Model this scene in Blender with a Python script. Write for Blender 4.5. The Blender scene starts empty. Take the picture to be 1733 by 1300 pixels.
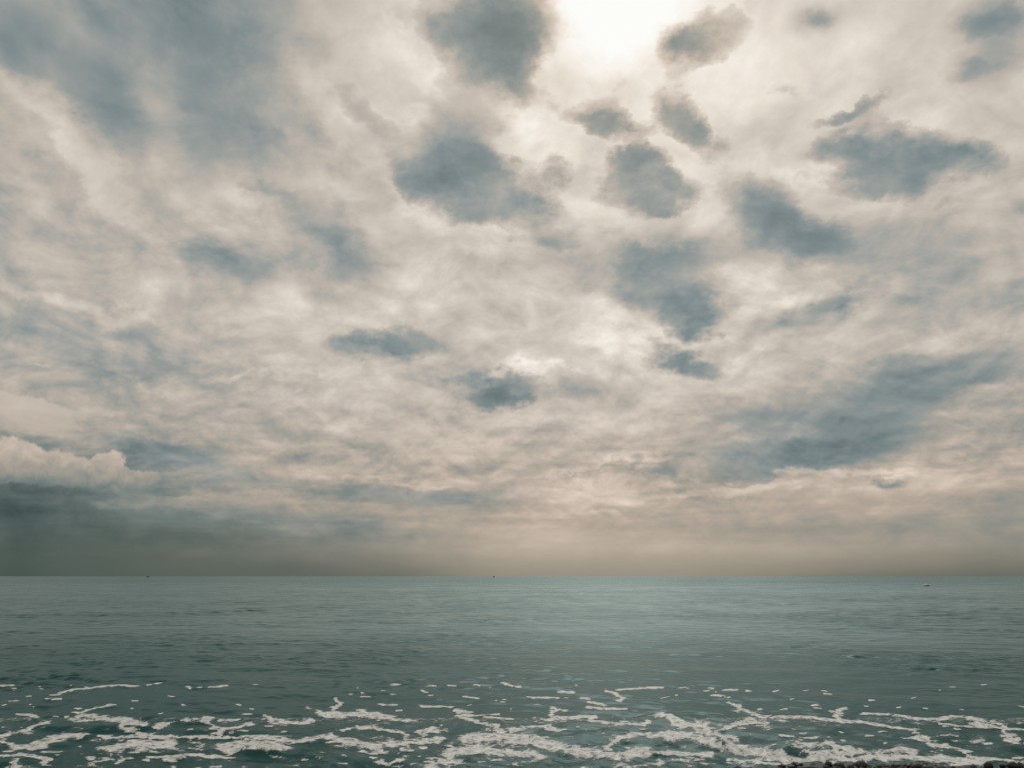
import bpy, bmesh, math, random
import numpy as np

random.seed(7)
rng = np.random.default_rng(7)
sc = bpy.context.scene
C = sc.collection

# ------------------------------------------------------------------ camera
F_PX, PW, PH, HORIZON = 1308.0, 1733.0, 1300.0, 976.0
PITCH = math.atan((HORIZON - PH / 2) / F_PX)
CAM_H = 3.0
cam_d = bpy.data.cameras.new('camera')
cam_d.sensor_fit = 'HORIZONTAL'
cam_d.sensor_width = 36.0
cam_d.lens = 36.0 * F_PX / PW
cam_d.clip_start = 0.1
cam_d.clip_end = 200000.0
cam = bpy.data.objects.new('camera', cam_d)
cam.location = (0, 0, CAM_H)
cam.rotation_euler = (math.pi / 2 + PITCH, 0, 0)
C.objects.link(cam)
sc.camera = cam


def pix_dir(x, y):
    """direction in the place that photograph pixel (x, y) looks along"""
    u, v = (x - PW / 2) / F_PX, (PH / 2 - y) / F_PX
    cp, sp = math.cos(PITCH), math.sin(PITCH)
    d = np.array([u, cp - v * sp, sp + v * cp])
    return d / np.linalg.norm(d)


def pix_azel(x, y):
    d = pix_dir(x, y)
    return math.degrees(math.atan2(d[0], d[1])), math.degrees(math.asin(d[2]))


sc.view_settings.view_transform = 'Standard'
sc.view_settings.look = 'None'
sc.view_settings.exposure = 0.0
sc.view_settings.gamma = 1.0
sc.view_settings.use_curve_mapping = False

# ------------------------------------------------------------------ sun (veiled by cloud)
SUN_AZ, SUN_EL = pix_azel(1040, 15)
sun_d = bpy.data.lights.new('sun', 'SUN')
sun_d.energy = 0.6
sun_d.angle = math.radians(30)
sun_d.color = (1.0, 0.96, 0.90)
sun = bpy.data.objects.new('sun', sun_d)
sun.rotation_euler = (math.radians(90 - SUN_EL), 0, math.radians(180 - SUN_AZ))
C.objects.link(sun)

# ------------------------------------------------------------------ world: Nishita sky under a cloud deck
world = bpy.data.worlds.new('World')
sc.world = world
world.cycles.sampling_method = 'MANUAL'
world.cycles.sample_map_resolution = 256
world.use_nodes = True
WT = world.node_tree
WT.nodes.clear()


def lin(c):
    c = c / 255.0
    return c / 12.92 if c <= 0.04045 else ((c + 0.055) / 1.055) ** 2.4


class G:
    """small helper that writes node graphs as expressions"""

    def __init__(self, tree):
        self.t = tree

    def n(self, kind, **kw):
        nd = self.t.nodes.new(kind)
        for k, v in kw.items():
            setattr(nd, k, v)
        return nd

    def put(self, sock, v):
        if isinstance(v, bpy.types.NodeSocket):
            self.t.links.new(v, sock)
        elif v is not None:
            sock.default_value = v

    def m(self, op, a, b=None, c=None, clamp=False):
        nd = self.n('ShaderNodeMath', operation=op, use_clamp=clamp)
        for s, v in zip(nd.inputs, (a, b, c)):
            self.put(s, v)
        return nd.outputs[0]

    def v(self, op, a, b=None, scale=None):
        nd = self.n('ShaderNodeVectorMath', operation=op)
        self.put(nd.inputs[0], a)
        if b is not None:
            self.put(nd.inputs[1], b)
        if scale is not None:
            self.put(nd.inputs['Scale'], scale)
        return nd.outputs['Value' if op in ('LENGTH', 'DOT_PRODUCT') else 'Vector']

    def xyz(self, x, y, z=0.0):
        nd = self.n('ShaderNodeCombineXYZ')
        for s, v in zip(nd.inputs, (x, y, z)):
            self.put(s, v)
        return nd.outputs[0]

    def sep(self, v):
        nd = self.n('ShaderNodeSeparateXYZ')
        self.put(nd.inputs[0], v)
        return nd.outputs

    def rng(self, v, a, b, c=0.0, d=1.0, kind='LINEAR'):
        nd = self.n('ShaderNodeMapRange', interpolation_type=kind, clamp=True)
        for s, x in zip(nd.inputs, (v, a, b, c, d)):
            self.put(s, x)
        return nd.outputs[0]

    def mixf(self, f, a, b):
        nd = self.n('ShaderNodeMix', data_type='FLOAT', clamp_factor=True)
        for s, x in zip(nd.inputs[:4], (f, None, a, b)):
            self.put(s, x)
        self.put(nd.inputs[2], a)
        self.put(nd.inputs[3], b)
        return nd.outputs[0]

    def mixc(self, f, a, b, blend='MIX'):
        nd = self.n('ShaderNodeMix', data_type='RGBA', blend_type=blend)
        self.put(nd.inputs[0], f)
        self.put(nd.inputs[6], a)
        self.put(nd.inputs[7], b)
        return nd.outputs[2]

    def noise(self, vec, scale, detail=5.0, rough=0.5, lac=2.0, dist=0.0, dim='3D', color=False):
        nd = self.n('ShaderNodeTexNoise', noise_dimensions=dim)
        self.put(nd.inputs['Vector'], vec)
        nd.inputs['Scale'].default_value = scale
        nd.inputs['Detail'].default_value = detail
        nd.inputs['Roughness'].default_value = rough
        nd.inputs['Lacunarity'].default_value = lac
        nd.inputs['Distortion'].default_value = dist
        return nd.outputs['Color' if color else 'Fac']

    def ramp(self, fac, stops, interp='LINEAR'):
        nd = self.n('ShaderNodeValToRGB')
        cr = nd.color_ramp
        cr.interpolation = interp
        while len(cr.elements) < len(stops):
            cr.elements.new(0.5)
        for e, (p, col) in zip(cr.elements, sorted(stops, key=lambda s: s[0])):
            e.position = p
            e.color = (col, col, col, 1) if isinstance(col, (int, float)) else (*col, 1)
        self.put(nd.inputs[0], fac)
        return nd.outputs[0]

    def mapping(self, vec, loc=(0, 0, 0), rot=0.0, scale=(1, 1, 1), kind='TEXTURE'):
        nd = self.n('ShaderNodeMapping', vector_type=kind)
        self.put(nd.inputs[0], vec)
        nd.inputs['Location'].default_value = loc
        nd.inputs['Rotation'].default_value = (0, 0, rot)
        nd.inputs['Scale'].default_value = scale
        return nd.outputs[0]


g = G(WT)
direction = g.n('ShaderNodeTexCoord').outputs['Generated']
dx, dy, dz = g.sep(direction)
dz = g.m('MAXIMUM', dz, 0.0)
AZ = g.m('MULTIPLY', g.m('ARCTAN2', dx, dy), 57.29578)
EL = g.m('MULTIPLY', g.m('ARCSINE', dz), 57.29578)
AE = g.xyz(AZ, EL)
# where the line of sight meets the cloud layer
den = g.m('ADD', dz, 0.42)
Q = g.xyz(g.m('DIVIDE', dx, den), g.m('DIVIDE', dy, den))
Qs = g.mapping(Q, rot=math.radians(-58), scale=(2.3, 1, 1))      # streets of cloud drawn out one way

damp = g.rng(EL, 0.5, 9.0, 0.02, 1.0)                             # the murk at the horizon is smooth
wl = g.v('SUBTRACT', g.noise(Q, 3.0, 6, 0.58, color=True), (0.5, 0.5, 0.5))
wc = g.v('SUBTRACT', g.noise(g.v('ADD', Q, (7.3, 2.1, 0)), 8.0, 9, 0.64, color=True), (0.5, 0.5, 0.5))
wl = g.v('MULTIPLY', wl, g.xyz(g.m('MULTIPLY', damp, 9.0), g.m('MULTIPLY', damp, 6.5), 0.0))
wc = g.v('MULTIPLY', wc, g.xyz(g.m('MULTIPLY', damp, 6.8), g.m('MULTIPLY', damp, 5.4), 0.0))
AEl = g.v('ADD', AE, wl)
AEc = g.v('ADD', AE, wc)
AEm = g.v('ADD', AE, g.v('SCALE', wc, scale=0.55))
azl, ell, _ = g.sep(AEl)

# broad tones of the deck: rows of elevation, each over azimuth (8 bit tone values)
COLS = list(range(0, 1701, 100))
ROWS = {
    0:   [135,140,143,146,150,165,195,215,225,240,254,246,225,205,195,190,175,150],
    75:  [135,130,142,150,158,168,195,215,226,236,246,236,225,215,210,212,205,190],
    150: [160,140,140,160,155,168,200,215,224,228,228,226,224,218,213,210,195,185],
    225: [195,185,142,175,150,165,185,205,205,228,235,230,225,215,205,205,205,195],
    300: [175,185,205,185,165,172,180,195,190,220,225,222,215,210,205,205,205,190],
    375: [170,175,190,195,190,185,190,210,200,205,205,205,200,200,205,195,190,182],
    450: [178,180,178,175,165,180,185,195,200,198,190,185,190,200,195,180,185,185],
    525: [165,175,170,175,175,185,195,195,195,195,198,205,200,190,185,180,178,175],
    600: [160,162,163,170,180,190,195,190,190,198,200,208,205,198,195,190,185,172],
    675: [178,170,168,172,180,185,188,185,190,190,185,190,192,182,172,165,170,180],
    750: [175,165,155,165,175,172,178,185,180,185,180,172,165,160,160,165,180,172],
    825: [105,112,128,150,165,160,160,165,160,175,178,170,168,172,175,170,165,160],
    880: [88,96,106,118,130,138,150,155,160,172,172,168,165,162,160,158,155,148],
    930: [85,88,92,98,108,118,130,147,162,171,173,169,166,161,157,152,147,140],
    962: [82,86,90,95,98,100,110,120,138,148,148,148,145,140,132,125,120,115],
    976: [80,84,88,92,95,97,104,112,132,140,142,142,138,130,120,112,108,104],
}
SPAN = 55.0
facaz = g.m('DIVIDE', g.m('ADD', azl, SPAN), 2 * SPAN)
V = None
prev_el = None
for y, vals in ROWS.items():
    stops = []
    mean = 0.75 * sum(vals) / len(vals) + 0.25 * 160
    for x, t in zip(COLS, vals):
        a, e = pix_azel(x, y)
        stops.append(((a + SPAN) / (2 * SPAN), t / 255))
    stops = [(0.0, mean / 255)] + stops + [(1.0, mean / 255)]
    row = g.ramp(facaz, stops, 'CARDINAL')
    e = pix_azel(PW / 2, y)[1]
    if V is None:
        above = g.rng(ell, e, e + 14, 0, 1)                         # over the frame: plain middle-grey deck
        V = g.mixf(above, row, 185 / 255)
    else:
        V = g.mixf(g.rng(ell, e, prev_el, 1, 0), V, row)
    prev_el = e


def blobs(lst, space, grow=1.6):
    tot = None
    for b in lst:
        x, y, rx, ry = b[:4]
        rot = b[4] if len(b) > 4 else 0
        w = b[5] if len(b) > 5 else 1.0
        a, e = pix_azel(x, y)
        kx = (pix_azel(x + 5, y)[0] - pix_azel(x - 5, y)[0]) / 10      # degrees per pixel there
        ky = (pix_azel(x, y - 5)[1] - pix_azel(x, y + 5)[1]) / 10
        cr, sr = abs(math.cos(math.radians(rot))), abs(math.sin(math.radians(rot)))
        mp = g.mapping(space, (a, e, 0), math.radians(-rot),
                       (rx * (kx * cr + ky * sr) * grow, ry * (ky * cr + kx * sr) * grow, 1))
        gr = g.n('ShaderNodeTexGradient', gradient_type='SPHERICAL')
        g.put(gr.inputs[0], mp)
        tot = g.m('MULTIPLY_ADD', gr.outputs['Fac'], w, tot if tot is not None else 0.0)
    return tot


fine = g.noise(Q, 13.0, 9, 0.64)
fine2 = g.noise(g.v('ADD', Q, (3.1, 9.7, 0)), 5.6, 9, 0.6, dist=0.4)
streak = g.noise(Qs, 8.0, 8, 0.58)
band = g.noise(g.v('MULTIPLY', AE, (0.05, 0.55, 1)), 1.0, 5, 0.55)

# general mottling
amp = g.rng(EL, 0.8, 7.0, 0.07, 1.0)
mot = g.m('ADD', g.m('MULTIPLY', g.m('SUBTRACT', fine2, 0.5), 0.30), g.m('MULTIPLY', g.m('SUBTRACT', streak, 0.5), 0.17))
mot = g.m('ADD', mot, g.m('MULTIPLY', g.m('SUBTRACT', fine, 0.5), 0.10))
puff = g.m('ABSOLUTE', g.m('SUBTRACT', g.noise(g.v('ADD', Q, (5.5, 1.2, 0)), 7.5, 8, 0.57, dist=0.5), 0.5))
puff = g.m('MULTIPLY', g.m('SUBTRACT', puff, 0.065), g.rng(EL, 22, 34, 0.44, 0.26))
mot = g.m('ADD', mot, puff)
V = g.m('ADD', V, g.m('MULTIPLY', mot, amp))
lowband = g.m('MULTIPLY', g.rng(EL, 0.8, 3.5), g.rng(EL, 9, 16, 1, 0))
V = g.m('ADD', V, g.m('MULTIPLY', g.m('MULTIPLY', g.m('SUBTRACT', band, 0.5), 0.34), lowband))

# soft grey-blue patches
SOFT = [
    (10, 60, 60, 60, 20, .7), (90, 80, 130, 60, 35, 1.1), (190, 190, 60, 80, -20, .95), (330, 130, 110, 90, 60, .75), (360, 200, 60, 90, -20, .5),
    (420, 40, 130, 60, 0, .6), (240, 30, 140, 40, 0, .7), (460, 190, 70, 50, 20, .4),
    (560, 400, 80, 40, 40, .8), (385, 440, 80, 32, 0, .9), (730, 165, 60, 25, 10, .4),
    (1130, 430, 110, 34, 0, .9), (1050, 490, 40, 35, 0, .7), (1300, 365, 75, 42, 35, .7), (1360, 395, 60, 26, 30, .8),
    (1400, 250, 75, 20, 0, .6), (1380, 30, 60, 30, 0, .7), (1690, 25, 70, 36, 15, .9), (1650, 130, 60, 40, 0, .6),
    (1550, 640, 130, 30, -4, .9), (1330, 745, 170, 62, -4, 1.0), (1500, 705, 120, 48, -10, .9), (1370, 778, 80, 20, -10, .8), (1690, 600, 60, 40, -20, .5),
    (1270, 705, 60, 20, 0, .4), (310, 775, 140, 28, 12, .9), (150, 545, 130, 25, 0, .3), (490, 725, 60, 25, 20, .5),
    (800, 840, 130, 26, 0, .5), (1030, 765, 60, 10, 0, .5), (1600, 440, 90, 44, 0, .7), (1540, 510, 100, 26, -15, .8), (1440, 420, 60, 40, 20, .5), (1690, 90, 60, 70, 0, .5),
    (930, 410, 45, 22, 30, .6), (610, 830, 130, 20, 5, .5), (420, 880, 100, 30, 0, .4), (1730, 360, 22, 24, 0, .8),
]
Ds = blobs(SOFT, AEm, 1.45)
Ds = g.m('ADD', Ds, g.m('MULTIPLY', g.m('SUBTRACT', fine2, 0.5), 0.5))
Ds = g.m('ADD', Ds, g.m('MULTIPLY', g.m('SUBTRACT', fine, 0.5), 0.5))
Ds0 = Ds
Ds = g.rng(Ds, 0.05, 0.80, 0, 0.88, 'SMOOTHSTEP')
tone_s = g.m('ADD', g.rng(Ds0, 0.5, 1.4, 0.615, 0.50), g.m('MULTIPLY', g.m('SUBTRACT', fine2, 0.5), 0.10))
V = g.mixf(Ds, V, g.m('MINIMUM', tone_s, V))

# scattered grey scraps through the deck
scrap = g.noise(g.v('ADD', Q, (11.0, 3.3, 0)), 6.0, 9, 0.57, dist=0.3)
Dg = g.m('MULTIPLY', g.rng(scrap, 0.50, 0.68, 0, 0.34, 'SMOOTHSTEP'), g.rng(EL, 4.0, 10.0))
V = g.mixf(Dg, V, g.m('MINIMUM', 0.60, V))
qx_, qy_, _q = g.sep(Q)
s0 = pix_dir(1040, 12)
qs = (s0[0] / (s0[2] + 0.42), s0[1] / (s0[2] + 0.42), 0.0)
to_sun = g.v('SCALE', g.v('NORMALIZE', g.v('SUBTRACT', qs, Q)), scale=0.022)
scrap2 = g.noise(g.v('ADD', g.v('ADD', Q, to_sun), (11.0, 3.3, 0)), 6.0, 9, 0.57, dist=0.3)
relief = g.m('MULTIPLY', g.m('SUBTRACT', scrap, scrap2), g.m('MULTIPLY', g.rng(EL, 3.0, 8.0, 0.0, 0.55), g.rng(EL, 20, 34, 1.0, 0.55)))   # edges turned to the sun are lit
relief = g.m('MINIMUM', g.m('MAXIMUM', relief, -0.05), 0.07)
V = g.m('ADD', V, relief)
gap = g.rng(scrap, 0.54, 0.36, 0, 0.040, 'SMOOTHSTEP')
V = g.m('ADD', V, g.m('MULTIPLY', gap, g.rng(EL, 4.0, 10.0)))

# brighter ridges and wisps
BRIGHT = [
    (70, 190, 110, 16, 36, .8), (195, 320, 75, 30, 42, .9), (150, 270, 60, 18, 40, .6), (250, 185, 50, 30, 55, .7), (510, 90, 26, 60, -20, .6),
    (560, 175, 50, 20, 30, .8), (700, 110, 100, 18, 36, .45), (830, 175, 70, 20, 25, .9), (700, 352, 90, 14, 30, .8), (860, 402, 60, 18, 0, .7),
    (350, 365, 60, 18, 40, .6), (425, 330, 40, 25, 30, .6), (545, 345, 40, 14, 30, .6), (1290, 475, 85, 24, 5, .8), (1310, 512, 60, 14, 0, .8),
    (1010, 528, 90, 25, 10, .7), (1000, 582, 60, 14, 0, .6), (1150, 574, 130, 13, 0, .7), (1470, 355, 90, 20, 0, .6), (1340, 300, 50, 15, 0, .5),
    (1250, 604, 130, 12, -3, .6), (1600, 572, 110, 16, -14, .7), (850, 626, 70, 8, -5, .5), (940, 630, 60, 6, 5, .7), (325, 588, 60, 20, 0, .6),
    (280, 658, 90, 10, 3, .6), (120, 512, 90, 12, 8, .8), (225, 532, 55, 10, 8, .7), (70, 602, 18, 5, 0, .9), (410, 640, 70, 7, -8, .7),
    (270, 738, 60, 8, 0, .6), (380, 845, 120, 9, -4, .9), (590, 813, 90, 6, 0, .8), (730, 820, 60, 5, 3, .8), (990, 832, 140, 9, -5, 1.0), (1280, 822, 150, 6, -4, .8), (1500, 800, 140, 5, -3, .6), (1000, 870, 120, 6, -2, .6), (618, 884, 28, 9, 0, .6), (505, 898, 44, 10, 10, .6), (350, 868, 50, 12, 10, .6), (170, 850, 40, 8, 0, .5),
    (1060, 787, 90, 6, -8, .8), (1180, 834, 160, 8, -3, .9), (1340, 738, 34, 7, 0, .6), (1250, 735, 30, 7, 20, .6), (1440, 215, 30, 12, 0, .5),
    (1500, 225, 22, 20, 30, .5), (770, 70, 14, 26, 20, .2), (720, 170, 16, 10, 0, .4), (615, 700, 50, 8, 0, .5), (850, 745, 60, 8, 0, .5),
    (500, 640, 40, 16, 0, .5), (1640, 700, 90, 10, -5, .4),
]
Db = blobs(BRIGHT, AEc, 1.8)
Db = g.m('ADD', Db, g.m('MULTIPLY', g.m('SUBTRACT', fine, 0.5), g.m('MULTIPLY', g.rng(Db, 0.0, 0.25), 1.0)))
Db = g.rng(Db, 0.05, 0.95, 0, 1, 'SMOOTHSTEP')
V = g.m('ADD', V, g.m('MULTIPLY', Db, 0.085))

# small dark clouds with ragged edges, lower than the deck
CRISP = [
    (840, 35, 85, 64, 0, 1.2), (835, 85, 64, 44, 25, 1), (885, 115, 32, 40, 0, .9), (720, 25, 48, 34, 0, .6), (760, 50, 40, 30, 0, .5),
    (1180, 70, 58, 36, 0, 1.35), (1135, 68, 26, 22, 0, .5), (1205, 95, 30, 20, 0, .4),
    (1045, 128, 48, 22, 0, .45), (1018, 184, 34, 26, 0, .85), (1062, 203, 50, 14, 10, .7),
    (1145, 165, 24, 30, 0, .75), (1172, 200, 27, 30, 0, 1.0), (1208, 240, 40, 20, 25, .7),
    (1056, 256, 26, 28, 0, 1.1), (1062, 295, 50, 40, 0, 1.15), (1095, 325, 70, 34, 0, 1.0), (1140, 335, 34, 18, 0, .5),
    (785, 220, 50, 46, 30, .75), (715, 308, 44, 28, 0, .8), (800, 318, 95, 40, 18, 1.0), (850, 352, 60, 24, 5, .8), (935, 292, 36, 24, 0, .75),
    (1460, 258, 50, 36, 20, .95), (1530, 285, 75, 34, 10, 1.1), (1590, 255, 50, 28, 25, .9), (1520, 215, 34, 12, 25, .5), (1535, 318, 34, 16, 0, .5),
    (1430, 188, 60, 9, 0, .5),
    (1155, 500, 62, 50, 0, 1.1), (1172, 538, 52, 22, 0, .7), (945, 415, 30, 18, 0, .5),
    (630, 586, 76, 22, 0, 1.0), (705, 578, 60, 20, 0, .5),
    (838, 662, 54, 26, 0, 1.25), (834, 684, 30, 22, 0, 1.0), (880, 655, 34, 15, -15, .6),
    (1155, 608, 36, 16, 15, 1.15), (1312, 540, 18, 24, 0, .5), (1415, 525, 60, 22, -20, .7), (1345, 480, 26, 16, 40, .4),
    (1497, 817, 22, 8, 0, 1.0), (1130, 800, 40, 6, 0, .5), (1360, 785, 34, 12, 0, .5), (1620, 665, 90, 10, -8, .3),
    (1370, 775, 95, 20, -8, .65), (1480, 735, 90, 28, -12, .55), (1240, 772, 90, 18, 0, .5), (1545, 640, 100, 22, 0, .55), (1350, 712, 50, 20, 0, .45), (1640, 655, 60, 12, -12, .4),
    (310, 778, 120, 22, 12, .55), (1130, 432, 95, 28, 0, .5), (565, 400, 75, 34, 42, .6), (385, 442, 75, 24, 0, .55), (1345, 388, 75, 28, 35, .65), (1285, 350, 40, 34, 30, .5),
    (490, 728, 50, 18, 20, .4), (1700, 30, 60, 30, 15, .5), (1645, 140, 50, 30, 0, .4), (1385, 30, 46, 24, 0, .4), (1400, 248, 70, 18, 0, .5), (1440, 188, 60, 10, 0, .4),
    (600, 160, 60, 16, 30, .3), (520, 225, 60, 24, 20, .35), (290, 270, 24, 16, 0, .4), (60, 260, 30, 14, 0, .35), (440, 310, 40, 12, 20, .4),
    (1600, 350, 50, 20, 0, .3), (1560, 450, 60, 26, 10, .4), (1050, 490, 40, 34, 0, .5), (1000, 660, 50, 12, 0, .25), (690, 690, 50, 16, 0, .3),
    (120, 835, 30, 12, 0, .4), (420, 860, 60, 24, 0, .35), (330, 850, 50, 14, 0, .3), (820, 840, 90, 16, 0, .4), (1000, 805, 110, 7, -6, .5),
    (950, 175, 26, 14, 20, .35), (1330, 145, 34, 14, 0, .45), (1300, 235, 22, 12, 0, .35), (1440, 500, 40, 16, -20, .4), (1360, 300, 24, 12, 0, .35), (640, 215, 40, 16, 30, .3), (1010, 395, 40, 18, 10, .35),
    (585, 825, 20, 14, 0, .4), (620, 895, 34, 18, 0, .6), (545, 915, 20, 9, 0, .5), (692, 913, 12, 8, 0, .5), (1630, 760, 25, 4, 0, .4),
]
Dc = blobs(CRISP, AEc, 1.75)
V = g.m('SUBTRACT', V, g.rng(Dc, 0.0, 0.7, 0, 0.055, 'SMOOTHSTEP'))
lace = g.noise(g.v('ADD', Q, (1.7, 4.4, 0)), 17.0, 7, 0.62)
Dc = g.m('ADD', Dc, g.m('MULTIPLY', g.m('SUBTRACT', fine, 0.5), g.m('MULTIPLY', g.rng(Dc, 0.0, 0.25), 1.15)))
Dc = g.m('ADD', Dc, g.m('MULTIPLY', g.m('SUBTRACT', lace, 0.5), g.m('MULTIPLY', g.rng(Dc, 0.0, 0.25), 0.55)))
rim = g.m('MULTIPLY', g.rng(Dc, 0.02, 0.22, 0, 1, 'SMOOTHSTEP'), g.rng(Dc, 0.22, 0.42, 1, 0, 'SMOOTHSTEP'))
V = g.m('ADD', V, g.m('MULTIPLY', rim, g.rng(EL, 12, 30, 0.0, 0.03)))
lace2 = g.noise(g.v('ADD', Q, (2.2, 8.1, 0)), 9.0, 8, 0.6)
edge_w = g.rng(fine2, 0.38, 0.62, 0.70, 1.35)
Dm = g.rng(Dc, 0.03, edge_w, 0, 0.83, 'SMOOTHSTEP')
Dm = g.m('MULTIPLY', Dm, g.rng(lace2, 0.36, 0.58, 0.70, 1.0))
tone_c = g.m('ADD', g.rng(Dc, 0.4, 1.5, 0.58, 0.47), g.m('MULTIPLY', g.m('SUBTRACT', lace2, 0.5), -0.34))
V = g.mixf(Dm, V, g.m('MINIMUM', tone_c, V))

# sunlit cumulus heads over the left of the sea
CUM = [(5, 770, 62, 32, 0, 1), (70, 788, 60, 27, 0, 1), (135, 799, 46, 24, 0, .9), (188, 787, 30, 22, 0, 1), (238, 808, 34, 14, 0, 1),
       (110, 805, 120, 14, 0, .6), (20, 805, 70, 16, 0, .5)]
wh = g.v('SUBTRACT', g.noise(AE, 0.9, 5, 0.6, color=True), (0.5, 0.5, 0.5))
AEh = g.v('ADD', AE, g.v('MULTIPLY', wh, (1.7, 1.5, 0)))
Cu = blobs(CUM, AEh, 1.5)
Cm = g.rng(Cu, 0.26, 0.48, 0, 0.92, 'SMOOTHSTEP')
billow = g.noise(AEh, 1.3, 5, 0.55)
cbase = pix_azel(60, 822)[1]
ctop = pix_azel(60, 745)[1]
tone_k = g.m('ADD', g.rng(EL, cbase - 0.4, ctop, 0.50, 0.765), g.m('MULTIPLY', g.m('SUBTRACT', billow, 0.5), 0.26))
fadeb = g.rng(EL, cbase - 0.9, cbase + 0.9, 0, 1, 'SMOOTHSTEP')
V = g.mixf(g.m('MULTIPLY', Cm, fadeb), V, tone_k)
CUM2 = [(20, 690, 80, 26, 10, 1), (70, 705, 50, 20, 10, .8)]
Cu2 = g.rng(blobs(CUM2, AEh, 1.5), 0.25, 0.60, 0, 0.7, 'SMOOTHSTEP')
V = g.mixf(Cu2, V, g.rng(EL, pix_azel(20, 740)[1], pix_azel(20, 660)[1], 0.66, 0.77))

# the sun behind the veil
sd = pix_dir(1042, -8)
cosang = g.v('DOT_PRODUCT', direction, tuple(sd))
ang = g.m('MULTIPLY', g.m('ARCCOSINE', g.m('MINIMUM', cosang, 0.99999)), 57.29578)
ang = g.m('ADD', ang, g.m('MULTIPLY', g.m('SUBTRACT', fine, 0.5), 3.0))
glow = g.m('MULTIPLY', g.rng(ang, 1.4, 5.0, 1, 0, 'SMOOTHSTEP'), g.m('SUBTRACT', 1.0, Dm))
V = g.mixf(glow, V, 1.02)

V = g.m('MINIMUM', g.m('MAXIMUM', V, 0.22), 1.0)


def pal(stops):
    return [(v / 255, tuple(lin(x) for x in c)) for v, c in stops]


HIGH = pal([(60, (52, 62, 64)), (100, (84, 103, 105)), (120, (109, 123, 125)), (140, (130, 142, 143)), (160, (158, 161, 157)),
            (180, (189, 180, 169)), (200, (208, 199, 188)), (220, (229, 219, 207)), (240, (246, 239, 229)), (255, (253, 253, 249))])
WARM = pal([(60, (52, 64, 66)), (85, (77, 93, 91)), (100, (94, 106, 103)), (120, (112, 124, 121)), (140, (140, 142, 136)), (155, (163, 155, 143)),
            (170, (184, 169, 154)), (190, (206, 190, 175)), (210, (226, 208, 192)), (255, (255, 250, 242))])
LOW = pal([(60, (54, 66, 61)), (85, (77, 91, 86)), (100, (96, 103, 96)), (120, (123, 122, 112)), (150, (158, 150, 136)),
           (170, (182, 169, 153)), (190, (205, 189, 172)), (255, (255, 250, 240))])
grey = g.m('MULTIPLY', g.m('MAXIMUM', g.m('MAXIMUM', Ds, Dm), g.m('MULTIPLY', Dg, 1.6)), g.rng(EL, 2.5, 5.0))
cool = g.m('MAXIMUM', g.rng(EL, 5.0, 15.0), g.m('MINIMUM', grey, 1.0))
col = g.mixc(g.rng(EL, 1.2, 3.6), g.ramp(V, LOW), g.mixc(cool, g.ramp(V, WARM), g.ramp(V, HIGH)))
warm = g.m('MULTIPLY', Dm, g.rng(ang, 5, 15, 1, 0))
col = g.mixc(warm, col, (1.10, 1.0, 0.90, 1), 'MULTIPLY')

sky = g.n('ShaderNodeTexSky', sky_type='NISHITA')
sky.sun_disc = False
sky.sun_elevation = math.radians(SUN_EL)
sky.sun_rotation = math.radians(SUN_AZ)
bg_sky = g.n('ShaderNodeBackground')
bg_sky.inputs['Strength'].default_value = 0.05
g.put(bg_sky.inputs['Color'], sky.outputs[0])
bg_cl = g.n('ShaderNodeBackground')
g.put(bg_cl.inputs['Color'], col)
mix = g.n('ShaderNodeMixShader')
mix.inputs[0].default_value = 0.97                                  # the deck lets a little clear sky through
g.put(mix.inputs[1], bg_sky.outputs[0])
g.put(mix.inputs[2], bg_cl.outputs[0])
out = g.n('ShaderNodeOutputWorld')
g.put(out.inputs[0], mix.outputs[0])


# ================================================================== helpers for things
def link(name, me, parent=None, mat=None):
    o = bpy.data.objects.new(name, me)
    C.objects.link(o)
    if mat and me is not None and not me.materials:
        me.materials.append(mat)
    if parent:
        o.parent = parent
    return o


def tag(o, label=None, cat=None, group=None, kind=None):
    for k, v in (('label', label), ('category', cat), ('group', group), ('kind', kind)):
        if v:
            o[k] = v
    return o


def mat_new(name):
    m = bpy.data.materials.new(name)
    m.use_nodes = True
    m.node_tree.nodes.clear()
    gg = G(m.node_tree)
    bsdf = gg.n('ShaderNodeBsdfPrincipled')
    o = gg.n('ShaderNodeOutputMaterial')
    gg.put(o.inputs['Surface'], bsdf.outputs[0])
    return m, gg, bsdf


def plain(name, color, rough=0.6, var=0.25, scale=4.0):
    m, gg, b = mat_new(name)
    pos = gg.n('ShaderNodeNewGeometry').outputs['Position']
    f = gg.noise(pos, scale, 5, 0.6)
    lo = tuple(c * (1 - var) for c in color) + (1,)
    hi = tuple(c * (1 + var) for c in color) + (1,)
    gg.put(b.inputs['Base Color'], gg.mixc(f, lo, hi))
    b.inputs['Roughness'].default_value = rough
    return m


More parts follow.
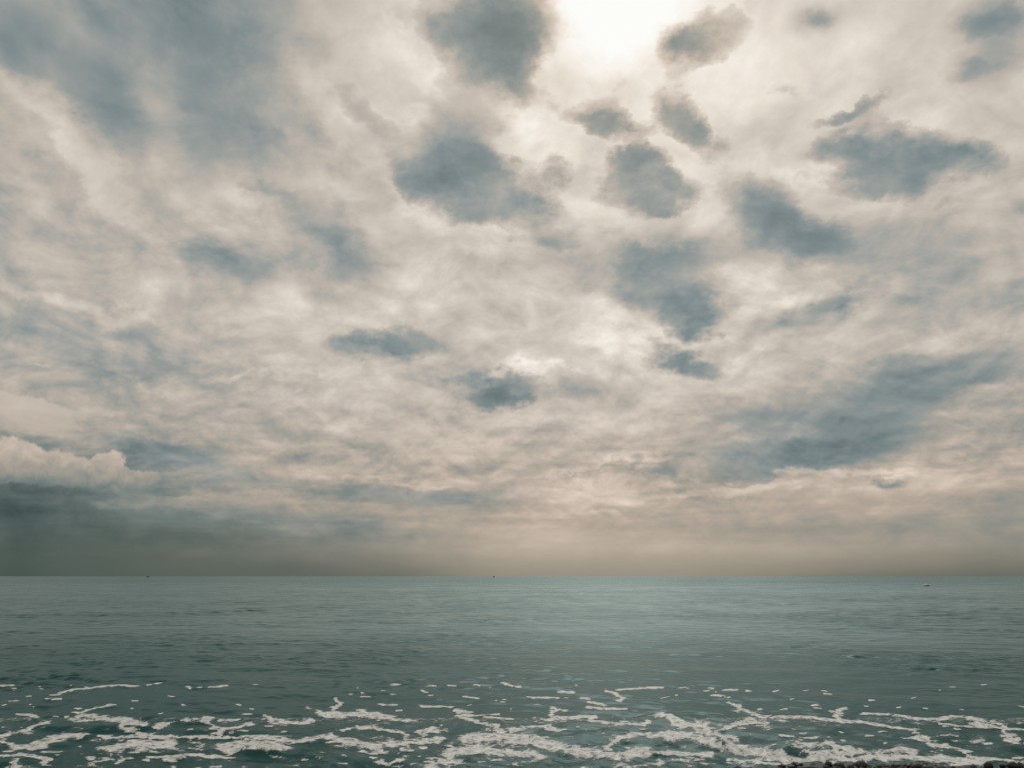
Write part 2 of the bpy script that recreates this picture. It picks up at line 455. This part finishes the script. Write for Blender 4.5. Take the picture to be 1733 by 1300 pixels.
def grid_mesh(name, X, Y, Z, keep=None, attrs=None):
    """rows x cols arrays -> quad mesh; keep marks the quads to build"""
    r, c = X.shape
    idx = np.arange(r * c).reshape(r, c)
    q = np.stack([idx[:-1, :-1], idx[:-1, 1:], idx[1:, 1:], idx[1:, :-1]], -1)
    q = q[keep] if keep is not None else q.reshape(-1, 4)
    co = np.stack([X, Y, Z], -1).reshape(-1, 3)
    if keep is not None:
        used, inv = np.unique(q, return_inverse=True)
        q = inv.reshape(-1, 4)
        co = co[used]
        attrs = {k: v.reshape(-1)[used] for k, v in (attrs or {}).items()}
    me = bpy.data.meshes.new(name)
    me.vertices.add(len(co))
    me.vertices.foreach_set('co', co.astype(np.float32).ravel())
    n = len(q)
    me.loops.add(n * 4)
    me.loops.foreach_set('vertex_index', q.astype(np.int32).ravel())
    me.polygons.add(n)
    me.polygons.foreach_set('loop_start', np.arange(0, n * 4, 4, dtype=np.int32))
    me.polygons.foreach_set('use_smooth', np.ones(n, dtype=bool))
    for k, v in (attrs or {}).items():
        a = me.attributes.new(k, 'FLOAT', 'POINT')
        a.data.foreach_set('value', v.reshape(-1).astype(np.float32))
    me.update()
    me.validate()
    return me


def vnoise(x, y, seed=0):
    """smooth value noise in 0..1"""
    xi, yi = np.floor(x).astype(np.int64), np.floor(y).astype(np.int64)
    fx, fy = x - xi, y - yi
    fx, fy = fx * fx * (3 - 2 * fx), fy * fy * (3 - 2 * fy)

    def h(a, b):
        n = (a * 374761393 + b * 668265263 + seed * 974634777) & 0xFFFFFFFF
        n = ((n ^ (n >> 13)) * 1274126177) & 0xFFFFFFFF
        return ((n ^ (n >> 16)) & 0xFFFF) / 65535.0
    return (h(xi, yi) * (1 - fx) + h(xi + 1, yi) * fx) * (1 - fy) + (h(xi, yi + 1) * (1 - fx) + h(xi + 1, yi + 1) * fx) * fy


def fbm(x, y, seed=0, octs=4, rough=0.5):
    t, a, s = 0.0, 1.0, 0.0
    for i in range(octs):
        t = t + a * vnoise(x * 2 ** i + 17.3 * i, y * 2 ** i - 9.1 * i, seed + i)
        s += a
        a *= rough
    return t / s


# ================================================================== the sea
ys = [9.0]
while ys[-1] < 32:
    ys.append(ys[-1] + 0.05)
while ys[-1] < 320:
    ys.append(ys[-1] * 1.0028)
while ys[-1] < 90000:
    ys.append(ys[-1] * 1.05)
ys = np.array(ys)
th = np.concatenate([np.linspace(-62, -37, 26)[:-1], np.degrees(np.arctan(np.linspace(math.tan(math.radians(-37)), math.tan(math.radians(37)), 800))),
                     np.linspace(37, 62, 26)[1:]])
YY, TT = np.meshgrid(ys, np.tan(np.radians(th)), indexing='ij')
XX = (YY + 1.5) * TT
dyr = np.gradient(ys)
near = ys < 400
xn, yn = XX[near], YY[near]
ZZ = np.zeros_like(XX)
zn = np.zeros_like(xn)
group1 = fbm(xn / 9, yn / 6, 3, 3)
group2 = fbm(xn / 3.2, yn / 2.6, 9, 3)
paws = np.clip((fbm(xn / 2.3, yn / 1.5, 41, 3) - 0.60) / 0.12, 0, 1) * np.clip((fbm(xn / 14, yn / 8, 43, 2) - 0.42) / 0.2, 0, 1) * np.clip((yn - 22) / 5, 0, 1)
wr = np.random.default_rng(11)
NW = 110
lams = np.exp(wr.uniform(math.log(0.26), math.log(6.0), NW))
for lam in lams:
    ang_ = wr.normal(0, 0.62) + math.radians(8)
    k = 2 * math.pi / lam
    slope = 0.0165 if lam < 1.2 else (0.0115 if lam < 3 else 0.005)
    a_ = slope / k
    row_d = np.clip((lam / dyr[near] - 2.2) / 3.0, 0, 1)
    if row_d.max() <= 0:
        continue
    ph = k * (xn * math.sin(ang_) + yn * math.cos(ang_)) + wr.uniform(0, 6.28) + 1.3 * (group2 - 0.5)
    sh = np.sin(ph)
    env = np.clip((group1 - 0.05) / 0.42, 0.5, 1.3) if lam < 2.6 else 1.0
    shore = 1.0 + (2.1 if lam > 0.85 else 0.4) * np.clip((18.5 - yn) / 4.0, 0, 1)
    if lam < 1.3:                                                   # cat's paws: short steep ripples in small groups
        env = env * (1 + 1.6 * paws)
    zn += a_ * row_d[:, None] * (sh + 0.30 * (sh * sh - 0.5)) * env * shore
ZZ[near] = zn

m_sea = bpy.data.materials.new('sea_water')
m_sea.use_nodes = True
m_sea.node_tree.nodes.clear()
s_ = G(m_sea.node_tree)
pos = s_.n('ShaderNodeNewGeometry').outputs['Position']
px_, py_, pz_ = s_.sep(pos)
off = py_                                                           # metres offshore
body = s_.mixc(s_.noise(s_.v('MULTIPLY', pos, (0.02, 0.06, 0)), 1.0, 4, 0.5), (0.006, 0.056, 0.053, 1), (0.009, 0.070, 0.067, 1))
patch = s_.noise(s_.v('MULTIPLY', pos, (0.010, 0.035, 0)), 1.0, 5, 0.55)
rgh = s_.m('ADD', s_.rng(off, 13, 45, 0.14, 0.26), s_.m('MULTIPLY', s_.m('SUBTRACT', patch, 0.5), 0.16))
wv1 = s_.noise(s_.v('MULTIPLY', pos, (3.2, 6.5, 1)), 1.0, 8, 0.68, dist=0.3)
bmp = s_.n('ShaderNodeBump')
bmp.inputs['Strength'].default_value = 1.0
bmp.inputs['Distance'].default_value = 1.0
s_.put(bmp.inputs['Height'], s_.m('MULTIPLY', wv1, s_.rng(off, 14, 19, 0.018, 0.012)))
# farther out than the mesh can carry them, the small waves tilt the normal itself
gust = s_.noise(s_.v('MULTIPLY', pos, (0.016, 0.05, 0)), 1.0, 5, 0.6)
far1 = s_.v('SUBTRACT', s_.noise(s_.v('MULTIPLY', pos, (0.11, 0.05, 0)), 1.0, 9, 0.82, color=True), (0.5, 0.5, 0.5))
far_a = s_.m('MULTIPLY', s_.rng(off, 20, 400, 0.20, 0.62), s_.rng(gust, 0.3, 0.7, 0.8, 1.2))
fx_, fy_, _z = s_.sep(far1)
lean = s_.m('SUBTRACT', s_.rng(off, 60, 420, 0.0, -0.055), s_.m('MULTIPLY', s_.m('ABSOLUTE', fy_), s_.m('MULTIPLY', far_a, s_.rng(off, 60, 420))))                             # the faces that show lean to the shore
tilt = s_.xyz(s_.m('MULTIPLY', fx_, far_a), s_.m('MULTIPLY_ADD', fy_, s_.m('MULTIPLY', far_a, s_.rng(off, 60, 420, 1.0, 0.15)), lean), 0.0)
rip = s_.v('SUBTRACT', s_.noise(s_.v('MULTIPLY', pos, (13.0, 19.0, 0)), 1.0, 4, 0.7, color=True), (0.5, 0.5, 0.5))
tilt = s_.v('ADD', tilt, s_.v('MULTIPLY', rip, s_.xyz(s_.rng(off, 14, 19, 0.60, 0.0), s_.rng(off, 14, 19, 0.70, 0.0), 0.0)))
nrm = s_.v('NORMALIZE', s_.v('ADD', bmp.outputs[0], tilt))
water = s_.n('ShaderNodeBsdfDiffuse')
s_.put(water.inputs['Color'], body)
gloss = s_.n('ShaderNodeBsdfGlossy')
gloss.inputs['Color'].default_value = (0.465, 0.575, 0.592, 1)          # grey-green water
s_.put(gloss.inputs['Roughness'], rgh)
s_.put(gloss.inputs['Normal'], nrm)
fres = s_.n('ShaderNodeFresnel')
fres.inputs['IOR'].default_value = 1.33
s_.put(fres.inputs['Normal'], nrm)
mx = s_.n('ShaderNodeMixShader')
s_.put(mx.inputs[0], fres.outputs[0])
s_.put(mx.inputs[1], water.outputs[0])
s_.put(mx.inputs[2], gloss.outputs[0])
s_.put(s_.n('ShaderNodeOutputMaterial').inputs['Surface'], mx.outputs[0])
sea = tag(link('sea', grid_mesh('sea', XX, YY, ZZ), None, m_sea), 'calm grey-green sea with small ripples reaching the horizon', None, None, 'structure')

# ================================================================== foam on the water
fr = ys < 30
xf, yf, zf = XX[fr], YY[fr], ZZ[fr]
cp_, sp_ = math.cos(PITCH), math.sin(PITCH)
zc = yf * cp_ + (zf - CAM_H) * sp_
up_ = -yf * sp_ + (zf - CAM_H) * cp_
PX = PW / 2 + F_PX * xf / zc                                        # where each water point lies in the photograph, to place the foam by survey
PY = PH / 2 - F_PX * up_ / zc
WXp = PX + 26 * (fbm(PX / 34, PY / 9, 21, 5, 0.6) - 0.5) * 2
WYp = PY + 8.5 * (fbm(PX / 30, PY / 8, 31, 5, 0.6) - 0.5) * 2
STROKES = [
    (2, (87,1177),(131,1168),(194,1161),(232,1162)), (1.6,(248,1161),(280,1158)), (2,(85,1184),(100,1184)), (2.2,(355,1164),(385,1162)), (2.6,(314,1163),(318,1165)),
    (2.2,(130,1208),(160,1200),(190,1194)), (6,(125,1216),(170,1217),(205,1220),(235,1228)), (5,(215,1232),(240,1240),(255,1250)),
    (3.4,(0,1248),(45,1238),(70,1227),(85,1223)), (4,(270,1231),(300,1225),(325,1219)), (4,(345,1217),(370,1232),(365,1248)), (2.4,(370,1220),(405,1219)),
    (3.5,(370,1235),(405,1231),(430,1225)), (5,(450,1214),(470,1222),(500,1223),(530,1222)), (5,(540,1205),(560,1210),(600,1212),(640,1211)),
    (2.6,(562,1203),(575,1190),(568,1183)), (4,(170,1248),(230,1246),(300,1249),(370,1247),(420,1250)), (9,(185,1268),(220,1262),(260,1262),(290,1260)),
    (7,(35,1267),(70,1262),(95,1250),(130,1244)), (5,(0,1255),(20,1262)), (9,(380,1268),(430,1262),(480,1266)), (5.5,(430,1250),(500,1255),(560,1248),(600,1258)),
    (4,(310,1279),(350,1280),(390,1284)), (3,(250,1283),(310,1280)), (3,(195,1296),(215,1285)), (3,(0,1280),(40,1278),(90,1287)), (3,(30,1210),(60,1214)),
    (9,(757,1280),(785,1271),(825,1270),(870,1272),(905,1284)), (11,(805,1252),(840,1250),(890,1253),(935,1262),(975,1272),(1035,1282),(1085,1277)),
    (6,(1030,1266),(1045,1250),(1075,1243),(1120,1245),(1160,1248)), (6,(1100,1278),(1130,1274),(1160,1275)), (7,(560,1250),(595,1260),(640,1264),(700,1258),(735,1254)),
    (6,(620,1270),(650,1275)), (5,(675,1292),(690,1288)), (4,(577,1236),(610,1232),(660,1238),(690,1250)), (5,(560,1212),(600,1208),(640,1213),(690,1220)),
    (4,(780,1213),(815,1211)), (4.5,(790,1218),(820,1225),(845,1235),(835,1243)), (2,(825,1215),(865,1219)), (5,(715,1243),(738,1238)), (4,(865,1236),(910,1232),(955,1236)),
    (5,(915,1222),(960,1216),(1010,1214)), (4,(935,1200),(945,1205),(932,1213)), (2.4,(895,1181),(945,1182)), (2.6,(993,1190),(1028,1194)), (3,(995,1198),(1020,1200),(1058,1201)),
    (3.6,(1025,1171),(1042,1175),(1050,1183),(1040,1188)), (2.2,(1045,1169),(1085,1165),(1120,1165)), (3,(945,1171),(972,1173)), (2.6,(850,1157),(878,1163)),
    (4,(1042,1231),(1075,1226),(1100,1224)), (3,(995,1221),(1035,1226)), (2.5,(715,1196),(765,1198)), (2.5,(648,1194),(668,1194)), (3,(772,1204),(795,1206)),
    (8,(1120,1212),(1150,1222),(1180,1230),(1215,1243),(1235,1252)), (9,(1133,1246),(1170,1248),(1210,1262),(1250,1268),(1300,1278),(1340,1288)),
    (5,(1247,1203),(1265,1207),(1290,1213)), (5,(1222,1231),(1262,1221),(1290,1221)), (3.6,(1310,1216),(1348,1214),(1400,1219),(1460,1223),(1500,1231),(1550,1237)),
    (4,(1402,1208),(1425,1213),(1428,1222)), (3,(1415,1204),(1432,1200)), (2.8,(1460,1210),(1507,1210)), (3.2,(1518,1212),(1550,1218),(1600,1218)),
    (4.5,(1592,1215),(1620,1217),(1660,1222),(1692,1226)), (4,(1655,1228),(1700,1234),(1715,1245),(1700,1248),(1720,1256)), (2,(1590,1226),(1640,1231),(1733,1236)),
    (4,(1340,1262),(1370,1258),(1375,1265),(1350,1268)), (5,(1390,1259),(1420,1262),(1440,1270)), (4,(1370,1273),(1440,1276)), (6,(1355,1283),(1400,1284),(1465,1287)),
    (7,(1475,1275),(1515,1269),(1548,1272)), (8,(1475,1282),(1575,1284),(1620,1290),(1665,1288)), (3,(1665,1284),(1733,1292)), (4,(1538,1249),(1580,1252)),
    (4,(1568,1259),(1600,1265),(1638,1274)), (5,(1133,1278),(1200,1280)), (4,(1230,1288),(1265,1286),(1295,1294)), (3,(1322,1246),(1340,1247)), (3,(1350,1250),(1382,1249)),
    (3,(985,1183),(995,1184)), (2.5,(1245,1199),(1235,1190)), (3.5,(1240,1193),(1246,1195)), (2,(1207,1178),(1225,1181)), (2.2,(1230,1169),(1245,1169)), (1.8,(1150,1165),(1165,1165)),
    (1.8,(1258,1170),(1266,1171)), (1.8,(1310,1172),(1325,1170)), (1.6,(1390,1176),(1404,1176)), (1.6,(1470,1186),(1478,1186)), (1.6,(1190,1170),(1194,1170)),
    (2,(665,1161),(680,1160)), (1.8,(725,1162),(740,1162)), (2,(760,1162),(772,1162)), (2.2,(806,1160),(811,1161)), (2,(720,1170),(726,1172)), (1.6,(612,1180),(628,1181)), (1.6,(780,1180),(806,1182)),
    (1.6,(0,1162),(25,1161)), (1.6,(22,1166),(28,1166)), (1.5,(45,1180),(55,1179)), (1.5,(15,1188),(30,1186)), (1.5,(0,1195),(6,1194)),
]
sr = np.random.default_rng(5)
for _ in range(170):                                                # loose flecks
    y_ = 1160 + 135 * sr.random() ** 1.3
    x_ = sr.uniform(0, 1733)
    if y_ < 1195 and sr.random() < (0.75 if x_ > 1400 else 0.35):
        continue
    w_ = sr.uniform(0.9, 1.6) * (1 + (y_ - 1160) / 140)
    l_ = sr.uniform(0, 7) * (1 + (y_ - 1160) / 110)
    STROKES.append((w_, (x_, y_), (x_ + l_, y_ + sr.uniform(-1, 1))))
FD = np.full(xf.shape, -1.0)
for w, *pts in STROKES:
    w *= 0.95 if w >= 7 else 0.82
    lo_x, hi_x = min(p[0] for p in pts) - 45, max(p[0] for p in pts) + 45
    lo_y, hi_y = min(p[1] for p in pts) - 22, max(p[1] for p in pts) + 22
    sel = np.nonzero((PX > lo_x) & (PX < hi_x) & (PY > lo_y) & (PY < hi_y))
    if not len(sel[0]):
        continue
    qx, qy = WXp[sel], WYp[sel]
    small = w < 3.2
    if small:                                                       # thin lines keep their course
        qx, qy = 0.4 * PX[sel] + 0.6 * qx, 0.72 * PY[sel] + 0.28 * qy
    best = np.full(qx.shape, -1.0)
    for (x0, y0), (x1, y1) in zip(pts[:-1], pts[1:]):
        vx, vy = x1 - x0, y1 - y0
        L2 = vx * vx + vy * vy + 1e-6
        t = np.clip(((qx - x0) * vx + (qy - y0) * vy) / L2, 0, 1)
        ex, ey = (qx - x0 - t * vx) * 0.45, qy - y0 - t * vy
        best = np.maximum(best, 1 - np.sqrt(ex * ex + ey * ey) / w)
    FD[sel] = np.maximum(FD[sel], best)
lace_ = fbm(PX / 26, PY / 6.5, 77, 5, 0.6)
FD = np.maximum(FD, (lace_ - 0.685 + 0.10 * np.clip((PY - 1255) / 45, 0, 1)) * 4.0 * np.clip((PY - 1215) / 30, 0, 1) - 1.2 * (PY < 1216))
FD = FD - 0.9 * np.clip(fbm(xf * 3.2, yf * 1.7, 55, 4, 0.6) - 0.60, 0, 1) * 3 * (FD > -0.2)
keepv = FD > -0.40
keep = keepv[:-1, :-1] | keepv[:-1, 1:] | keepv[1:, 1:] | keepv[1:, :-1]
lift = 0.004 + 0.008 * np.clip(FD, 0, 0.6)
m_foam, s_, b_ = mat_new('sea_foam')
pos = s_.n('ShaderNodeNewGeometry').outputs['Position']
fa = s_.n('ShaderNodeAttribute', attribute_name='foam').outputs['Fac']
n1 = s_.noise(pos, 28.0, 4, 0.6)
n2 = s_.noise(s_.v('MULTIPLY', pos, (1, 1, 0)), 7.0, 5, 0.6)
warp = s_.v('SCALE', s_.v('SUBTRACT', s_.noise(pos, 5.0, 4, 0.6, color=True), (0.5, 0.5, 0.5)), scale=0.35)
flat = s_.v('MULTIPLY', s_.v('ADD', pos, warp), (1.0, 0.7, 0.0))


def cells(scale):
    nd = s_.n('ShaderNodeTexVoronoi', feature='DISTANCE_TO_EDGE', voronoi_dimensions='2D')
    s_.put(nd.inputs['Vector'], flat)
    nd.inputs['Scale'].default_value = scale
    return nd.outputs['Distance']


dens = s_.m('ADD', s_.m('MINIMUM', fa, 0.42), s_.m('MULTIPLY', s_.m('SUBTRACT', n1, 0.5), 0.5))
dens = s_.m('SUBTRACT', dens, s_.m('MULTIPLY', s_.m('SUBTRACT', cells(4.5), 0.13), 0.95))
dens = s_.m('SUBTRACT', dens, s_.m('MULTIPLY', s_.m('SUBTRACT', cells(14.0), 0.13), 0.60))
dens = s_.m('ADD', dens, s_.m('MULTIPLY', s_.m('SUBTRACT', n2, 0.5), 0.8))
alpha = s_.rng(dens, 0.0, 0.14, 0, 1, 'SMOOTHSTEP')
alpha = s_.m('MULTIPLY', alpha, s_.rng(dens, 0.0, 0.5, 0.45, 1.0))
film = s_.rng(dens, -0.22, 0.02, 0.0, 0.20)                          # thin bubbly film round the thick foam
alpha = s_.m('MAXIMUM', alpha, film)
s_.put(b_.inputs['Alpha'], alpha)
s_.put(b_.inputs['Base Color'], s_.mixc(s_.rng(s_.noise(pos, 9.0, 7, 0.68), 0.32, 0.62), (0.55, 0.60, 0.60, 1), (0.92, 0.95, 0.94, 1)))
b_.inputs['Roughness'].default_value = 0.38
bmp = s_.n('ShaderNodeBump')
bmp.inputs['Strength'].default_value = 0.8
bmp.inputs['Distance'].default_value = 0.03
s_.put(bmp.inputs['Height'], s_.noise(pos, 22.0, 5, 0.65))
s_.put(b_.inputs['Normal'], bmp.outputs[0])
foam = tag(link('sea_foam', grid_mesh('sea_foam', xf, yf, zf + lift, keep, {'foam': FD}), None, m_foam),
           'cream lacy streaks and patches of foam drifting on the near water', 'foam', None, 'stuff')


# ================================================================== shingle beach in front of the water
bx = np.linspace(-16, 16, 260)
by = np.concatenate([np.linspace(-8, 4, 40)[:-1], np.linspace(4, 12.5, 130)])
BY, BX = np.meshgrid(by, bx, indexing='ij')
crest = 1.60 + 0.055 * np.clip((BX - 0.9) / 1.2, -1, 1) + 0.03 * (fbm(BX * 0.8, BX * 0 + 3, 4, 3) - 0.5)
prof = np.where(BY < 6.0, crest - 0.012 * (6.0 - BY) ** 1.5 * 0.9, crest - 0.42 * np.clip(BY - 6.15, 0, 99) ** 1.02)
BZ = prof + 0.05 * (fbm(BX * 5, BY * 5, 8, 4, 0.6) - 0.5)
m_beach = plain('shingle', (0.014, 0.0135, 0.0125), 0.6, 0.6, 22.0)
tag(link('beach', grid_mesh('beach', BX, BY, BZ), None, m_beach), 'dark wet shingle beach falling to the water', None, None, 'structure')


def ground_z(x, y):
    i = int(np.clip(np.searchsorted(by, y), 1, len(by) - 1))
    j = int(np.clip(np.searchsorted(bx, x), 1, len(bx) - 1))
    return float(BZ[i, j])


def stone_mesh(seed):
    bm = bmesh.new()
    bmesh.ops.create_icosphere(bm, subdivisions=2, radius=1.0)
    r = random.Random(seed)
    ph = [r.uniform(0, 6) for _ in range(6)]
    for v in bm.verts:
        c = v.co
        d = 1 + 0.16 * math.sin(2.1 * c.x + ph[0]) + 0.13 * math.sin(2.6 * c.y + ph[1]) + 0.12 * math.sin(2.3 * c.z + ph[2]) + 0.05 * math.sin(6 * c.x + 5 * c.y + ph[3])
        v.co = c * d
    for f in bm.faces:
        f.smooth = True
    me = bpy.data.meshes.new('beach_stone')
    bm.to_mesh(me)
    bm.free()
    me.materials.append(m_stone)
    return me


m_stone = plain('dark_stone', (0.010, 0.0095, 0.009), 0.55, 0.5, 30.0)
stone_meshes = [stone_mesh(i) for i in range(8)]
rs = random.Random(4)
# the bigger stones standing out along the crest (x on the crest, height of the top above the ground, half width)
xs_crest = [1347, 1356, 1372, 1392, 1407, 1432, 1444, 1452, 1467, 1483, 1498, 1506, 1524, 1541, 1560, 1572, 1590, 1604, 1622, 1640, 1655, 1300, 1262, 1690, 1712]
for i, xp in enumerate(xs_crest):
    x = (xp - PW / 2) / F_PX * 6.25 * (0.97 + 0.23 * 0)
    big = 1345 <= xp <= 1660
    y = 6.0 + rs.uniform(-0.06, 0.06)
    w = rs.uniform(0.020, 0.042)
    h = rs.uniform(0.016, 0.030) * (1.0 if big else 0.6)
    o = link('beach_stone', stone_meshes[i % 8])
    o.scale = (w, w * rs.uniform(0.8, 1.2), h)
    o.rotation_euler = (rs.uniform(-.3, .3), rs.uniform(-.3, .3), rs.uniform(0, 6.28))
    gz = ground_z(x, y)
    top = 1.676 + (rs.uniform(0.012, 0.036) if big else rs.uniform(0.0, 0.008))
    o.location = (x, y, max(gz + 0.3 * h, top - h))
    tag(o, 'small dark wet stone on the shore crest along the bottom edge at right', 'stone', 'stones along the crest of the beach')
# shingle: too many pebbles to count
gb = bmesh.new()
for _ in range(1500):
    x = rs.uniform(0.3, 4.8)
    y = rs.gauss(6.0, 0.28)
    r_ = rs.uniform(0.010, 0.026)
    z = ground_z(x, y) + r_ * 0.25
    m4 = bmesh.ops.create_icosphere(gb, subdivisions=1, radius=r_)
    sx, sy, sz = rs.uniform(.8, 1.5), rs.uniform(.8, 1.5), rs.uniform(.55, .95)
    for v in m4['verts']:
        v.co = (v.co.x * sx + x, v.co.y * sy + y, v.co.z * sz + z)
gm = bpy.data.meshes.new('pebbles')
gb.to_mesh(gm)
gb.free()
tag(link('pebbles', gm, None, m_stone), 'dark wet pebbles covering the crest of the beach', 'pebbles', None, 'stuff')

# ================================================================== things on the water
def sea_point(x, y):
    d = pix_dir(x, y)
    t = CAM_H / -d[2]
    return d * t


def loft(name, rings, mat, parent, caps=True, smooth=False):
    """rings: list of closed loops of points"""
    bm = bmesh.new()
    vs = [[bm.verts.new(p) for p in r] for r in rings]
    n = len(rings[0])
    for a, b in zip(vs[:-1], vs[1:]):
        for k in range(n):
            bm.faces.new((a[k], a[(k + 1) % n], b[(k + 1) % n], b[k]))
    if caps:
        bm.faces.new(vs[0][::-1])
        bm.faces.new(vs[-1])
    bmesh.ops.recalc_face_normals(bm, faces=bm.faces)
    for f in bm.faces:
        f.smooth = smooth
    me = bpy.data.meshes.new(name)
    bm.to_mesh(me)
    bm.free()
    return link(name, me, parent, mat)


def circ(r, z, n=20, cx=0, cy=0):
    return [(cx + r * math.cos(2 * math.pi * k / n), cy + r * math.sin(2 * math.pi * k / n), z) for k in range(n)]


def box(name, c, s, mat, parent, taper=1.0):
    x, y, z = (v / 2 for v in s)
    lo = [(-x, -y), (x, -y), (x, y), (-x, y)]
    return loft(name, [[(c[0] + a, c[1] + b, c[2] - z) for a, b in lo], [(c[0] + a * taper, c[1] + b * taper, c[2] + z) for a, b in lo]], mat, parent)


def empty(name, loc, rz=0.0):
    o = bpy.data.objects.new(name, None)
    C.objects.link(o)
    o.location = loc
    o.rotation_euler = (0, 0, rz)
    return o


m_hull = plain('dark_hull_paint', (0.020, 0.021, 0.022), 0.5, 0.3, 1.0)
m_cabin = plain('weathered_cabin_paint', (0.10, 0.10, 0.10), 0.5, 0.3, 1.0)
m_white = plain('weathered_white_plastic', (0.72, 0.72, 0.70), 0.45, 0.12, 3.0)
m_black = plain('black_rubber', (0.010, 0.010, 0.011), 0.6, 0.3, 3.0)
m_glass = plain('dark_window_glass', (0.02, 0.025, 0.03), 0.1, 0.2, 1.0)


def hull(L, B, H, parent):
    rings = []
    for t in np.linspace(0, 1, 9):
        x = -L / 2 + L * t
        b = B / 2 * (0.80 + 0.2 * math.sin(math.pi * min(t * 1.6, 1) / 1)) * (1 - max(0, (t - 0.55) / 0.45) ** 2 * 0.97)
        top = H * (0.75 + 0.45 * t * t)
        rings.append([(x, -b, top), (x, -b * 0.85, 0.1 * H), (x, -b * 0.3, -0.4 * H), (x, b * 0.3, -0.4 * H), (x, b * 0.85, 0.1 * H), (x, b, top)])
    return loft('hull', rings, m_hull, parent)


p = sea_point(836, 977.6)
b1 = tag(empty('fishing_boat', (p[0], p[1], 0), math.radians(62)), 'tiny dark boat with a thin mast standing on the horizon left of the sun glitter', 'boat', 'boats far out on the horizon')
hull(9.0, 3.2, 1.8, b1)
box('wheelhouse', (-0.6, 0, 3.0), (2.6, 2.2, 2.6), m_cabin, b1, 0.9)
for sx in (-1, 1):
    box('window', (-0.6, sx * 1.075, 3.4), (1.6, 0.06, 0.7), m_glass, b1)
loft('mast', [circ(0.11, 4.2, 8, -0.9, 0), circ(0.06, 12.0, 8, -0.9, 0)], m_hull, b1)
box('boom', (-2.6, 0, 4.75), (3.4, 0.14, 0.14), m_hull, b1)

p = sea_point(250, 977.4)
b2 = tag(empty('motor_boat', (p[0], p[1], 0), math.radians(8)), 'faint low dark boat without a mast on the horizon below the dark bank of cloud', 'boat', 'boats far out on the horizon')
hull(13.0, 3.4, 1.9, b2)
box('cabin', (-1.5, 0, 2.4), (4.2, 2.4, 1.8), m_cabin, b2, 0.88)
for sx in (-1, 1):
    box('window', (-1.5, sx * 1.17, 2.6), (2.8, 0.06, 0.6), m_glass, b2)

p = sea_point(1568, 992.6)
bu = tag(empty('mooring_buoy', (p[0], p[1], 0), 0), 'small black float with a white dome floating below the horizon at right', 'buoy')
prof_b = [(0.30, -0.45), (0.62, -0.25), (0.72, 0.02), (0.68, 0.22), (0.55, 0.30)]
loft('float_body', [circ(r, z, 24, 0.22, 0) for r, z in prof_b], m_black, bu, True, True)
loft('white_dome', [circ(r, z, 24, -0.20, 0) for r, z in [(0.50, 0.18), (0.52, 0.36), (0.44, 0.56), (0.26, 0.70), (0.08, 0.75)]], m_white, bu, True, True)
ring = []
for k in range(13):
    a = math.pi * k / 12
    ring.append([( -0.20 + (0.12 + 0.025 * math.cos(q)) * math.cos(a), 0.025 * math.sin(q), 0.74 + (0.12 + 0.025 * math.cos(q)) * math.sin(a)) for q in np.linspace(0, 2 * math.pi, 8, endpoint=False)])
loft('mooring_ring', ring, m_black, bu, True, True)
